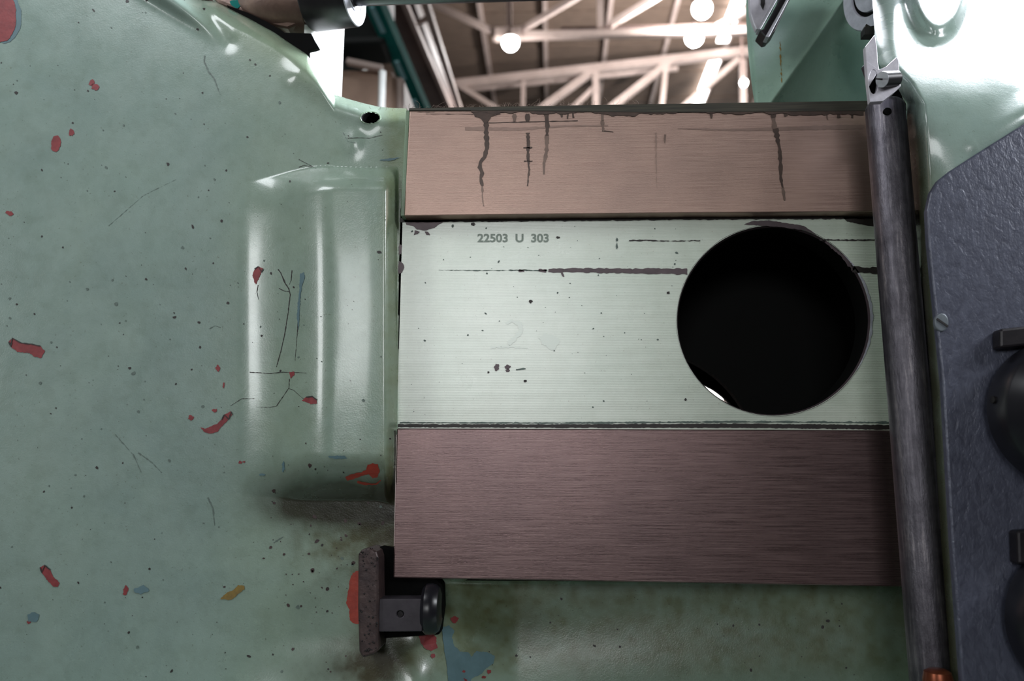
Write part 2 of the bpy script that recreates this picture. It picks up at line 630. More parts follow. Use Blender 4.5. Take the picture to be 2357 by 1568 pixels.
def seg_d(u, v, a, b):
    """distance to a segment and parameter along it"""
    ax, ay = a
    bx, by = b
    dx, dy = bx - ax, by - ay
    t = np.clip(((u - ax) * dx + (v - ay) * dy) / (dx * dx + dy * dy), 0, 1)
    return np.hypot(u - (ax + t * dx), v - (ay + t * dy)), t


def depth1(u, v):
    """y of the painted casting surface at photo position u,v; smaller is nearer"""
    Y = np.full(np.shape(u), YB0, float)
    # boss between the slideways
    ztop = 384 + 34 * (1 - ss(560, 760, u)) + 3 * np.sin(u / 60.)
    A = ss(ztop, ztop + 52 + 30 * (1 - ss(600, 800, u)), v)
    bb = 1152 + 10 * ss(860, 915, u) - 10 * (1 - ss(600, 700, u))
    B = 1 - ss(bb - 110, bb, v)
    C = ss(545, 770, u)
    D = np.clip(1 - ss(884, 916, u), 0, 1) ** 0.6
    hA = np.clip(A, 0, 1) ** 0.4
    hB = np.sqrt(np.clip(B, 0, 1))
    Y = Y - 0.034 * hA * hB * C * D
    # very shallow waves
    Y = Y - 0.0012 * (np.sin(u / 37.0 + 0.4 * np.sin(v / 150.0)) * ss(560, 640, u) * (1 - ss(800, 900, u))) * A * B
    # left body swells gently toward the viewer
    Y = Y - 0.010 * (1 - ss(-200, 620, u))
    # fold at the upper left
    d, t = seg_d(u, v, (300, -60), (520, 85))
    Y = Y - 0.017 * np.exp(-(d / 20.) ** 2) * (1 - 0.85 * t)
    d, t = seg_d(u, v, (395, -60), (525, 95))
    Y = Y + 0.012 * np.exp(-(d / 17.) ** 2) * (1 - 0.7 * t)
    # upper web thickens toward the rounded edge near the small hole
    d, t = seg_d(u, v, (690, 170), (840, 262))
    Y = Y - 0.006 * np.exp(-(d / 30.) ** 2)
    # dent right of it
    Y = Y - 0.003 * np.exp(-((u - 815) / 22.) ** 2 - ((v - 325) / 30.) ** 2)
    # lower flare
    q = v - (1478 - 0.08 * (u - 700))
    Y = Y - 0.020 * ss(-20, 190, q) * ss(480, 700, u) * (1 - 0.6 * ss(900, 1060, u))
    d, t = seg_d(u, v, (870, 1470), (960, 1560))
    Y = Y - 0.003 * np.exp(-(d / 38.) ** 2)
    # rim rounding along the top outline
    e = v - top_edge(u)
    Y = Y + 0.030 * np.clip(1 - e / 46.0, 0, 1) ** 2.6
    # lower web below the slideway
    Y = Y + 0.044 * ss(940, 1200, u) * ss(1300, 1345, v)
    return Y


def tint1(u, v):
    n1 = fbm(u / 70., v / 70.)
    n2 = fbm(u / 22. + 9, v / 22. + 4)
    c = np.ones(np.shape(u) + (3,))

    def lay(mask, col, k=1.0):
        nonlocal c
        mm = np.clip(mask * k, 0, 1)[..., None]
        c = c * (1 - mm) + c * np.array(col) * mm

    # yellow-green ageing toward the boss and upper edge
    lay(ss(440, 640, u) * (0.45 + 0.5 * n1), (1.02, 1.0, 0.86), 0.9)
    lay((1 - ss(20, 130, v - top_edge(u))) * ss(380, 520, u) * (1 - ss(700, 760, u)), (0.95, 0.93, 0.80), 0.9)
    # grime and painted underside shade below the boss
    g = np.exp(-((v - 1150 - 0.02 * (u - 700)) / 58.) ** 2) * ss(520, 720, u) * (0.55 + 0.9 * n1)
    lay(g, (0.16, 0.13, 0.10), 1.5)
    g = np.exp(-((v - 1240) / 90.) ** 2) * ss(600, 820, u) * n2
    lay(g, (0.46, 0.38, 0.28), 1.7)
    # brown smudges near the lower right of the boss
    g = ss(760, 880, u) * ss(1000, 1120, v) * (1 - ss(1500, 1600, v)) * n2
    lay(g, (0.66, 0.56, 0.40), 1.2)
    # edge by the slideways
    lay(ss(862, 905, u) * (0.4 + n2) * (v < 1330), (0.74, 0.70, 0.52), 0.9)
    # below the stop block
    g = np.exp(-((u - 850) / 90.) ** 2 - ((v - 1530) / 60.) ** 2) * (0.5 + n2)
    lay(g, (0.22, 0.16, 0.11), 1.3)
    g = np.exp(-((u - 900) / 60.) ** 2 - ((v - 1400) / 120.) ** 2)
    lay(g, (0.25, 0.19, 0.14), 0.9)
    g = ss(1000, 1040, u) * (1 - ss(1120, 1330, u)) * ss(1330, 1345, v) * (1 - ss(1420, 1520, v)) * (0.4 + n2)
    lay(g, (0.72, 0.66, 0.50), 0.8)
    g = ss(1500, 1560, v) * ss(560, 640, u) * (1 - ss(800, 900, u)) * n1
    lay(g, (0.8, 0.78, 0.8), 0.9)
    lay(ss(1000, 1400, u) * (v > 1320), (0.74, 0.76, 0.74))  # lower web darkened in the tint, standing in for its shade
    lay(ss(0.52, 0.66, n2) * 0.25, (0.8, 0.8, 0.76))
    return c


def grid_surface(name, us, vfun, depth, tint, mat, parent, wall=0.07, cut=None):
    """grid surface; vfun(u) gives the rows. The outer rim of row 0 is carried back by wall metres"""
    U, V = vfun(us)
    Y = depth(U, V)
    W = Pn(U, V, Y)
    nu, nv = U.shape
    if wall:
        back = W[:, :1].copy()
        back[:, 0, 1] += wall
        W = np.concatenate([back, W], 1)
        U = np.concatenate([U[:, :1], U], 1)
        V = np.concatenate([V[:, :1], V], 1)
        nv += 1
    idx = np.arange(nu * nv).reshape(nu, nv)
    q = np.stack([idx[:-1, :-1], idx[:-1, 1:], idx[1:, 1:], idx[1:, :-1]], -1).reshape(-1, 4)
    if cut is not None:
        uc = (U[:-1, :-1] + U[1:, 1:]).reshape(-1) / 2
        vc = (V[:-1, :-1] + V[1:, 1:]).reshape(-1) / 2
        q = q[~cut(uc, vc)]
    me = bpy.data.meshes.new(name)
    me.vertices.add(nu * nv)
    me.vertices.foreach_set('co', W.reshape(-1).astype(np.float32))
    me.loops.add(len(q) * 4)
    me.loops.foreach_set('vertex_index', q.reshape(-1).astype(np.int32))
    me.polygons.add(len(q))
    me.polygons.foreach_set('loop_start', (np.arange(len(q)) * 4).astype(np.int32))
    me.polygons.foreach_set('use_smooth', np.ones(len(q), bool))
    me.update(calc_edges=True)
    me.validate()
    if tint is not None:
        at = me.attributes.new('tint', 'FLOAT_COLOR', 'POINT')
        c = np.ones((nu * nv, 4), np.float32)
        c[:, :3] = tint(U, V).reshape(-1, 3)
        at.data.foreach_set('color', c.reshape(-1))
    return link(name, me, mat, parent)


us = np.concatenate([np.linspace(-120, 560, 200), np.linspace(563, 936, 170)])


def rows1(us):
    t = np.concatenate([np.linspace(0, 0.04, 22), np.linspace(0.042, 1, 560)])
    U = np.repeat(us[:, None], len(t), 1)
    te = top_edge(us)[:, None]
    # right border leans with the slideway ends
    V = te + t[None, :] * (1760 - te)
    sh = np.interp(V, [250, 495, 985, 1330, 1760], [936, 927, 913, 905, 905]) - 936
    U = U + sh * ss(600, 936, U)
    return U, V


HC = (852, 271)
body = grid_surface('column_casting', us, rows1, depth1, tint1, M['paint'], mf,
                    cut=lambda u, v: ((u - HC[0]) / 22.) ** 2 + ((v - HC[1]) / 13.) ** 2 < 1)
ul = np.linspace(905, 2260, 300)


def rows2(us):
    v = np.linspace(1322, 1760, 110)
    return np.repeat(us[:, None], len(v), 1), np.repeat(v[None, :], len(us), 0)


grid_surface('lower_web', ul, rows2, depth1, tint1, M['paint'], mf, wall=0)

# drilled hole with a rounded lip
V = []
F = []
n = 40
for k, (s, dy) in enumerate(((1.16, 0.0004), (1.08, -0.0008), (0.98, 0.0004), (0.95, 0.004), (0.95, 0.05))):
    for i in range(n):
        a = 2 * math.pi * i / n
        uu = HC[0] + 22 * s * math.cos(a)
        vv = HC[1] + 13.5 * s * math.sin(a)
        y0 = float(depth1(np.array(HC[0] + 22 * min(s, 1.3) * math.cos(a)), np.array(vv)))
        V.append(P(uu, vv, y0) + Vector((0, dy, 0)))
for k in range(4):
    for i in range(n):
        j = (i + 1) % n
        F.append((k * n + i, k * n + j, (k + 1) * n + j, (k + 1) * n + i))
F.append(tuple(4 * n + i for i in range(n)))
ho = mesh_o('drilled_hole', V, F, M['paint_lip'], mf, True)
ho.data.materials.append(M['gap'])
for i, p in enumerate(ho.data.polygons):
    if i >= 2 * n:
        p.material_index = 1

# ---- slideways
way1 = prism('slideway', [(943, 254), (1500, 245.5), (2085, 238), (2100, 486), (1500, 491), (930, 497)], 0.0, 0.034, M['way'], mf, 0.0009)
way1['label'] = 'upper brown slideway with dark oil drips'
way2 = prism('slideway', [(913, 986), (1500, 988), (2140, 991), (2165, 1353), (1500, 1341), (905, 1331)], 0.0, 0.034, M['way2'], mf, 0.0012)
way2['label'] = 'lower brown slideway, wider, its shade put into the colour'
strip = prism('edge_strip', [(941, 248.5), (1150, 245), (1500, 239), (2000, 231.5), (2090, 230.5), (2090, 252), (2000, 255.5), (1500, 259), (1150, 255), (941, 255)],
              -0.0012, 0.036, M['strip'], mf, 0.0006)
# left end faces, painted
prism('end_lip', [(934, 254), (943, 254), (931, 497), (922, 497)], 0.0015, 0.03, M['paint_lip'], mf, 0.0006)

# ---- ribbed web panel with the big bore
YP = 0.014
HB = (1781, 738)
ru, rv = 223, 219


def hole_ring(s=1.0, n=96, jag=0.0):
    out = []
    for i in range(n):
        a = 2 * math.pi * i / n
        j = 1 + jag * (random.random() - 0.5)
        out.append((HB[0] + ru * s * j * math.cos(a), HB[1] + rv * s * j * math.sin(a)))
    return out


bm = bmesh.new()
outer = [(922, 480), (2150, 480), (2180, 1000), (908, 1000)]


def dens(lp, k=24):
    o = []
    for i in range(len(lp)):
        a, b = lp[i], lp[(i + 1) % len(lp)]
        for j in range(k):
            o.append((a[0] + (b[0] - a[0]) * j / k, a[1] + (b[1] - a[1]) * j / k))
    return o


web = prism('ribbed_web', dens(outer), YP, 0.02, M['paint_panel'], mf, 0, holes=[hole_ring()])
at = web.data.attributes.new('tint', 'FLOAT_COLOR', 'POINT')
at.data.foreach_set('color', np.ones(len(web.data.vertices) * 4, np.float32))

# bore: chamfered rim then dark tube
V = []
F = []
n = 96
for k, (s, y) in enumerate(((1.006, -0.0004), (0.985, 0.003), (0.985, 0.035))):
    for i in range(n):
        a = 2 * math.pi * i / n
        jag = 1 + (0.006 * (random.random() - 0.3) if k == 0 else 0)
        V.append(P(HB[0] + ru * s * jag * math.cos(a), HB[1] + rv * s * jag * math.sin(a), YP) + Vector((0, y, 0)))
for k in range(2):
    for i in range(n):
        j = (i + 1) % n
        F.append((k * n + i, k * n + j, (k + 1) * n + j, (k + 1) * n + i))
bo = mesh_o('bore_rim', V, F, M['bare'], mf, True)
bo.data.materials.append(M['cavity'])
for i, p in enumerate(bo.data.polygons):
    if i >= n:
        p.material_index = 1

# worn crescent of bare metal along the right rim of the bore
pts = []
for i in range(40):
    a = -0.75 + 1.3 * i / 39
    s = 1.0 + 0.004 + 0.024 * math.sin(math.pi * i / 39) * (0.6 + 0.6 * random.random())
    pts.append((HB[0] + ru * s * math.cos(a), HB[1] + rv * s * math.sin(a)))
for i in reversed(range(40)):
    a = -0.75 + 1.3 * i / 39
    pts.append((HB[0] + ru * 1.0 * math.cos(a), HB[1] + rv * 1.0 * math.sin(a)))
prism('worn_rim', pts, YP - 0.0004, 0.0004, M['collar'], mf)

# inside of the frame: box walls and two inner plates with bores
a = P(1100, 478, 0.034)
b2 = P(2200, 1318, 0.034)
x0, x1, z1, z0 = a.x, b2.x, a.z, b2.z
Yb = 0.40
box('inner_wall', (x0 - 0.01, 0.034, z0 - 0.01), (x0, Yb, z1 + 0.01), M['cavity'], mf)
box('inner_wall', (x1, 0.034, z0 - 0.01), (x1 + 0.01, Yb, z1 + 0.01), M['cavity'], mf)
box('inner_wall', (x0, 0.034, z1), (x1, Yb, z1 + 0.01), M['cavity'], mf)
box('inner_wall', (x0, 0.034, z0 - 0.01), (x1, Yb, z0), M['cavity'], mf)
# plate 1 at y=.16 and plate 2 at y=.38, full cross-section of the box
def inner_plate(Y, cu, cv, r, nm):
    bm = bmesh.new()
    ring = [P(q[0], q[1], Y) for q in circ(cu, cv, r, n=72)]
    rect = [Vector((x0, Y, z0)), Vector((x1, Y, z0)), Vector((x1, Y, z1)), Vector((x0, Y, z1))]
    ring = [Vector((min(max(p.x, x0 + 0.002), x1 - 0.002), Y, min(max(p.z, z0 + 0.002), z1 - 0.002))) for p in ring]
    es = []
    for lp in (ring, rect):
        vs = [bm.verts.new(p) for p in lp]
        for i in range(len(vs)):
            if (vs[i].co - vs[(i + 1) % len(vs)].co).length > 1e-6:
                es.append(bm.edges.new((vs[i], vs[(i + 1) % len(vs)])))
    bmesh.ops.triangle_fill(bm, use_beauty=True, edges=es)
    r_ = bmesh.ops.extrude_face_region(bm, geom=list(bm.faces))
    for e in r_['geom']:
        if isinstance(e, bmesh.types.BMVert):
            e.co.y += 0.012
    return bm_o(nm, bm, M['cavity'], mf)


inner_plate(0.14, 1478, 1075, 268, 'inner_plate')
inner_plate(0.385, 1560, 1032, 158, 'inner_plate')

# pedestal under everything
xa = P(-150, 1700, 0).x
xb = P(2700, 1700, 0).x
zt = P(1178, 1740, 0).z
box('pedestal', (xa, -0.16, 0), (xb, 0.45, zt), M['paint_back'], mf, 0.01)
box('column_back', (xa, 0.10, zt), (P(700, 800, 0.1).x, 0.42, P(700, 300, 0.1).z), M['paint_back'], mf, 0.01)


# ---- surface marks: thin patches that follow the casting
def resample(pts, step=3.0, amp=1.6):
    out = []
    n = len(pts)
    for i in range(n):
        a = pts[i]
        b = pts[(i + 1) % n]
        L = math.hypot(b[0] - a[0], b[1] - a[1])
        m = max(1, int(L / step))
        for j in range(m):
            t = j / m
            o = (a[0] + (b[0] - a[0]) * t + random.uniform(-amp, amp), a[1] + (b[1] - a[1]) * t + random.uniform(-amp, amp))
            out.append(o)
    return out


def patch_mesh(plist, dfun, off=0.0004):
    bm = bmesh.new()
    for pts in plist:
        vs = []
        for a, b in pts:
            y = float(dfun(np.array(float(a)), np.array(float(b)))) - off
            vs.append(bm.verts.new(P(a, b, y)))
        es = [bm.edges.new((vs[i], vs[(i + 1) % len(vs)])) for i in range(len(vs))]
        bmesh.ops.triangle_fill(bm, use_beauty=True, edges=es)
    for f in bm.faces:
        if f.normal.y > 0:
            f.normal_flip()
    return bm


def patch(name, pts, mat, parent, dfun=depth1, off=0.0004, step=3.0, amp=1.2, label=None):
    me = bpy.data.meshes.new(name)
    bm = patch_mesh([resample(pts, step, amp)], dfun, off)
    bm.to_mesh(me)
    bm.free()
    o = link(name, me, mat, parent)
    if label:
        o['label'] = label
    return o


def blob(cu, cv, a, b, rot=0.0, n=14, j=0.22):
    out = []
    for i in range(n):
        t = 2 * math.pi * i / n
        s = 1 + random.uniform(-j, j)
        x, y = a * s * math.cos(t), b * s * math.sin(t)
        c, d = math.cos(rot), math.sin(rot)
        out.append((cu + x * c - y * d, cv + x * d + y * c))
    return out


def ribbon(path, w0, w1=None, jit=0.4, step=4.0):
    """closed outline of a line along path, width w0 -> w1 px"""
    w1 = w0 if w1 is None else w1
    pts = []
    for i in range(len(path) - 1):
        a, b = path[i], path[i + 1]
        L = math.hypot(b[0] - a[0], b[1] - a[1])
        m = max(1, int(L / step))
        for k in range(m):
            t = k / m
            pts.append((a[0] + (b[0] - a[0]) * t, a[1] + (b[1] - a[1]) * t))
    pts.append(path[-1])
    N = len(pts)
    L_, R_ = [], []
    for i, (x, y) in enumerate(pts):
        a = pts[max(i - 1, 0)]
        b = pts[min(i + 1, N - 1)]
        dx, dy = b[0] - a[0], b[1] - a[1]
        l = math.hypot(dx, dy) or 1
        ww = (w0 + (w1 - w0) * i / (N - 1)) * (1 + random.uniform(-jit, jit)) / 2
        L_.append((x - dy / l * ww, y + dx / l * ww))
        R_.append((x + dy / l * ww, y - dx / l * ww))
    return L_ + R_[::-1]


RED = M['red']
patch('paint_chip', blob(12, 38, 37, 62, 0, 26, 0.04), M['blue'], mf, off=0.0003, amp=0.6, label='blue-grey undercoat ring around the large red chip')
patch('paint_chip', blob(3, 36, 34, 61, 0, 26, 0.04), RED, mf, off=0.0006, amp=0.6, label='large red primer chip at the top left corner')
chips = [
    blob(211, 190, 6, 7), blob(219, 200, 9, 8, 0.4), blob(129, 331, 12, 19, 0.2, 16, 0.1), blob(164, 305, 6, 9, 0.3), blob(22, 491, 9, 5, 0.4),
    [(20, 787), (28, 778), (48, 789), (74, 792), (92, 796), (103, 808), (95, 824), (80, 822), (68, 813), (40, 810), (25, 798)],
    [(92, 1306), (103, 1301), (116, 1312), (122, 1328), (137, 1342), (133, 1351), (122, 1350), (106, 1332), (96, 1318)],
    blob(290, 1359, 6, 12, 0.25), blob(66, 1432, 4, 4),
    [(581, 632), (586, 619), (594, 613), (606, 618), (602, 626), (596, 640), (589, 656), (584, 645)],
    [(666, 857), (678, 855), (677, 864), (668, 871)],
    [(695, 922), (704, 914), (718, 912), (729, 920), (729, 929), (715, 930)],
    [(461, 983), (472, 987), (486, 981), (500, 976), (510, 966), (516, 954), (532, 947), (535, 955), (526, 965), (512, 980), (502, 993), (484, 999), (468, 993)],
    blob(440, 962, 7, 6), blob(494, 945, 6, 4), blob(501, 848, 5, 7, -0.4), blob(515, 887, 2.5, 7), blob(553, 1064, 4, 4), blob(561, 1063, 3, 2)]
for c in chips:
    patch('paint_chip', c, RED, mf, amp=0.9)
# painted shade along the chips' upper rims, so they look set back
for c in (chips[5], chips[6], chips[9], chips[11], chips[12]):
    top = sorted(c, key=lambda p: p[0])
    cy = sum(p[1] for p in c) / len(c)
    cx = sum(p[0] for p in c) / len(c)
    up = [p for p in top if (p[1] - cy) * 1.0 + (p[0] - cx) * 0.0 < -1]
    if len(up) >= 2:
        patch('chip_rim_shade', ribbon([(p[0], p[1] + 0.5) for p in up], 2.6, 2.2), M['dark'], mf, off=0.0008, amp=0.3, label='painted shade along the upper rim of the chip')
for c, m_, lb in (([(795, 1099), (808, 1092), (830, 1088), (843, 1082), (846, 1070), (858, 1067), (869, 1069), (874, 1085), (868, 1100), (858, 1101), (848, 1092), (832, 1096), (812, 1104), (800, 1107)], 'redbright', 'bright red paint smear'),
                  (ribbon([(822, 1110), (845, 1115), (865, 1115), (877, 1106)], 6, 3), 'redbright', 'curved red paint smear'),
                  ([(822, 1314), (812, 1320), (804, 1338), (803, 1352), (799, 1372), (797, 1390), (804, 1404), (805, 1428), (815, 1436), (826, 1438), (826, 1314)], 'redbright', 'red paint patch beside the stop block'),
                  ([(962, 1462), (975, 1456), (995, 1456), (1005, 1468), (1004, 1480), (1008, 1492), (992, 1499), (976, 1492), (968, 1478)], 'red', 'red patch below the roller'),
                  (blob(997, 1510, 6, 5), 'red', None), (blob(1046, 1427, 9, 8), 'red', None), (blob(1126, 1547, 5, 5), 'red', None), (blob(1114, 1559, 5, 3), 'red', None),
                  (blob(1068, 1546, 4, 3), 'red', None), (blob(1067, 1566, 9, 4), 'red', None),
                  (blob(327, 1358, 17, 9, -0.15), 'blue', 'blue-grey undercoat spot'), (blob(76, 1421, 13, 11), 'blue', 'blue-grey undercoat spot'),
                  ([(507, 1379), (520, 1366), (538, 1358), (548, 1347), (563, 1348), (562, 1357), (548, 1368), (532, 1382), (520, 1380)], 'ochre', 'ochre undercoat streak'),
                  ([(1016, 1444), (1034, 1440), (1046, 1452), (1040, 1468), (1046, 1488), (1060, 1500), (1078, 1502), (1086, 1512), (1096, 1499), (1122, 1502), (1139, 1510), (1136, 1528),
                    (1120, 1538), (1108, 1552), (1086, 1562), (1074, 1600), (1030, 1600), (1032, 1570), (1028, 1530), (1022, 1490)], 'blue', 'large blue-grey bare undercoat patch'),
                  ([(690, 630), (700, 627), (701, 640), (695, 660), (691, 690), (689, 740), (686, 760), (683, 730), (686, 690), (689, 660)], 'blue', 'thin blue-grey chip on the boss'),
                  ([(870, 369), (900, 364), (925, 362), (900, 370)], 'blue', 'thin blue chip by the slideway end'),
                  (blob(778, 1053, 20, 4, 0.05), 'blue', None), (blob(652, 1075, 3, 11), 'blue', None), (blob(604, 1093, 7, 3), 'blue', None)):
    patch('paint_chip', c, M[m_], mf, amp=0.9, off=0.0005 if m_ != 'red' else 0.0007, label=lb)

# cracks and scuffs
cracks = [([(594, 656), (591, 672), (595, 690)], 1.6), ([(640, 620), (646, 628), (655, 650), (664, 664), (668, 678), (663, 720), (655, 770), (646, 810), (636, 845)], 2.6),
          ([(642, 664), (655, 670), (668, 672)], 1.5), ([(672, 622), (670, 645), (666, 655)], 2.2), ([(575, 857), (620, 860), (650, 857), (690, 858), (705, 859)], 1.8),
          ([(666, 872), (665, 893), (652, 912), (636, 935), (620, 938), (590, 937)], 1.6), ([(665, 895), (675, 898), (700, 920), (725, 925)], 1.3), ([(585, 918), (556, 918), (530, 935)], 1.2),
          ([(687, 700), (684, 770), (679, 830)], 1.4), ([(688, 385), (700, 380), (728, 388)], 1.2), ([(800, 318), (830, 317), (850, 318), (880, 311)], 1.2), ([(688, 367), (728, 388)], 1.3),
          ([(500, 1020), (510, 1050)], 0.1)]
for pth, wd in cracks[:-1]:
    patch('paint_crack', ribbon(pth, wd, wd * 0.5), M['dark'], mf, amp=0.3, off=0.0003)
for pth, wd in (([(471, 128), (470, 142), (480, 165), (492, 180), (500, 200), (507, 218)], 5), ([(265, 1000), (300, 1040), (318, 1060)], 2), ([(318, 1042), (350, 1065), (372, 1088)], 4),
                ([(306, 1045), (318, 1072), (325, 1088)], 3), ([(478, 1145), (490, 1170), (494, 1210)], 5), ([(250, 520), (330, 450), (405, 413)], 1.4),
                ([(630, 1250), (640, 1243), (652, 1236)], 5), ([(482, 757), (495, 750), (508, 754)], 2.5), ([(790, 305), (800, 325), (820, 330)], 1.5)):
    patch('scuff_mark', ribbon(pth, wd * 0.7, wd * 0.3, 0.7), M['scuff'], mf, amp=0.5, off=0.00025)


def specks(name, n, gen, mat, parent, dfun, rmin, rmax, off=0.0003):
    pl = []
    for i in range(n):
        u, v = gen()
        r = rmin + (rmax - rmin) * random.random() ** 3
        pl.append(blob(u, v, r * random.uniform(0.7, 1.6), r, random.uniform(0, 3), 7, 0.3))
    me = bpy.data.meshes.new(name)
    bm = patch_mesh(pl, dfun, off)
    bm.to_mesh(me)
    bm.free()
    o = link(name, me, mat, parent)
    o['kind'] = 'stuff'
    return o


def g_left():
    while True:
        u, v = random.uniform(0, 900), random.uniform(0, 1560)
        if v > top_edge(u) + 14 and not (825 < u < 880 and 250 < v < 295):
            return u, v


def g_low():
    return random.gauss(760, 90), random.gauss(1270, 110)


def g_lr():
    return random.uniform(1030, 2000), random.uniform(1370, 1560)


def clampu(g):
    def f():
        while True:
            u, v = g()
            if 0 < u < 895 and v < 1560:
                return u, v
    return f


specks('dark_specks', 200, g_left, M['dark'], mf, depth1, 0.8, 3.4)
specks('brown_specks', 80, clampu(g_low), M['grease'], mf, depth1, 1.0, 5.0)
specks('web_specks', 50, g_lr, M['dark'], mf, depth1, 0.8, 4.0)
specks('grey_scuffs', 60, g_left, M['scuff'], mf, depth1, 1.5, 4.5)
specks('edge_specks', 60, lambda: (random.uniform(510, 700), 0), M['dark'], mf,
       lambda a, b: depth1(a, b), 0.1, 0.2) if False else None

# ---- marks on the ribbed web
flatP = lambda a, b: np.array(YP)
flat0 = lambda a, b: np.array(0.0)
wm = [([(928, 500), (1075, 500), (1050, 507), (1020, 511), (1000, 524), (978, 531), (960, 528), (950, 520), (935, 517)], 'bare'),
      ([(955, 530), (966, 533), (962, 539), (953, 541)], 'bare'), ([(978, 532), (985, 533), (991, 541), (981, 541)], 'bare'),
      (ribbon([(1262, 623), (1330, 622), (1450, 624), (1582, 625)], 9, 13, 0.22, 6), 'bare'), (ribbon([(1293, 628), (1297, 637)], 7, 4), 'bare'),
      (ribbon([(1962, 620), (1990, 622), (2075, 624)], 12, 14, 0.25, 6), 'dark'),
      (ribbon([(1010, 622), (1100, 623), (1190, 622), (1260, 623)], 0.8, 2.4, 0.6), 'scuff'),
      (ribbon([(1194, 623), (1207, 624)], 6, 4), 'bare'), (ribbon([(1240, 622), (1258, 624)], 5, 6), 'bare'),
      (ribbon([(1448, 554), (1485, 553), (1530, 555)], 3, 2), 'dark'), (ribbon([(1530, 555), (1612, 554)], 1.5, 1.5), 'dark'), (ribbon([(1886, 552), (1950, 553), (2055, 552)], 3, 3.4, 0.5), 'dark'),
      ([(1712, 517), (1730, 509), (1770, 507), (1800, 512), (1850, 520), (1880, 540), (1850, 530), (1800, 523), (1760, 520)], 'bare'),
      (ribbon([(1900, 556), (1940, 590), (1965, 622)], 5, 8, 0.6), 'bare'), ([(1940, 500), (2090, 500), (2090, 522), (2000, 521), (1975, 515), (1950, 510)], 'dark'),
      (blob(1143, 846, 6, 8), 'bare'), (blob(1168, 845, 7, 5), 'bare'), (blob(1168, 853, 5, 4), 'bare'), (ribbon([(1188, 851), (1210, 849)], 3, 3), 'scuff'),
      (blob(1222, 694, 4, 4), 'dark'), (blob(1209, 877, 4, 3), 'dark'), (blob(1538, 674, 4, 3), 'dark'), (blob(1578, 920, 3, 3), 'dark'), (blob(1285, 547, 4, 3), 'dark'),
      (blob(1089, 516, 5, 4), 'dark'), (blob(1124, 857, 2.5, 2.5), 'dark'), (blob(1420, 552, 3, 4), 'scuff'), (blob(1420, 567, 2, 8), 'scuff'),
      (ribbon([(915, 980), (1300, 981), (1700, 980), (2140, 985)], 7, 11, 0.12, 12), 'dark'), (ribbon([(920, 973), (1300, 974), (1700, 971), (2100, 973)], 3, 4, 0.5, 12), 'scuff'),
      (ribbon([(920, 507), (1300, 504), (1700, 500), (2100, 498)], 9, 11, 0.2, 10), 'dark'),  # painted shade under the overhang of the upper slideway
      ([(918, 600), (928, 606), (930, 616), (926, 628), (917, 630)], 'bare'), ([(919, 560), (926, 566), (923, 585), (918, 586)], 'bare')]
for c, m_ in wm:
    patch('wear_shade_mark', c, M[m_], mf, flatP, 0.0004, 4, 0.7)
specks('web_flecks', 70, lambda: (random.uniform(930, 1560), random.uniform(520, 965)), M['scuff'], mf, flatP, 0.8, 2.6)


def txt(body, u, v, hpx, wpx, Y, mat, parent, nm, extr=0.0002):
    cu = bpy.data.curves.new(nm, 'FONT')
    cu.body = body
    cu.size = 1
    cu.extrude = 0
    cu.offset = 0.03
    to = bpy.data.objects.new(nm, cu)
    COL.objects.link(to)
    bpy.context.view_layer.update()
    dg = bpy.context.evaluated_depsgraph_get()
    me = bpy.data.meshes.new_from_object(to.evaluated_get(dg))
    bpy.data.objects.remove(to)
    xs = [q.co.x for q in me.vertices]
    ys = [q.co.y for q in me.vertices]
    mx, nx, my, ny = max(xs), min(xs), max(ys), min(ys)
    for q in me.vertices:
        a = (q.co.x - nx) / (mx - nx) * wpx
        b = (q.co.y - ny) / (my - ny) * hpx
        q.co = P(u + a, v - b, Y)
    me.update()
    o = link(nm, me, mat, parent)
    return o


st = txt('22503  U  303', 1099, 558, 20, 164, YP - 0.0003, M['stamp'], mf, 'stamped_number')
st['label'] = 'worn stamped number 22503 U 303'
m, nt, b = new_mat('ghost_smudge')
b.inputs['Base Color'].default_value = S((208, 221, 206))
b.inputs['Coat Weight'].default_value = 1.0
b.inputs['Coat IOR'].default_value = 1.9
b.inputs['Coat Roughness'].default_value = 0.3
b.inputs['Roughness'].default_value = 0.5
M['ghost'] = m
patch('faint_smudge', ribbon([(1165, 745), (1178, 738), (1195, 745), (1200, 760), (1185, 780), (1170, 792)], 7, 10), M['ghost'], mf, flatP, 0.0003, 3, 0.8)
patch('faint_smudge', ribbon([(1130, 800), (1170, 798), (1215, 802)], 6, 3), M['ghost'], mf, flatP, 0.0003, 3, 1.2)
patch('faint_smudge', blob(1265, 785, 24, 16, 0.3), M['ghost'], mf, flatP, 0.0003, 3, 1.5)


# ---- oil drips on the upper slideway
def drip(u, v0, v1, wd, mat, drift=0, off=0.0004, jit=0.5):
    p = []
    x = u
    v = v0
    while v < v1:
        p.append((x, v))
        v += random.uniform(8, 18)
        x += random.uniform(-1.8, 1.8) + drift
    p.append((x, v1))
    patch('oil_drip', ribbon(p, wd, wd * 0.35, jit, 5), mat, mf, flat0, off, 4, 0.6)


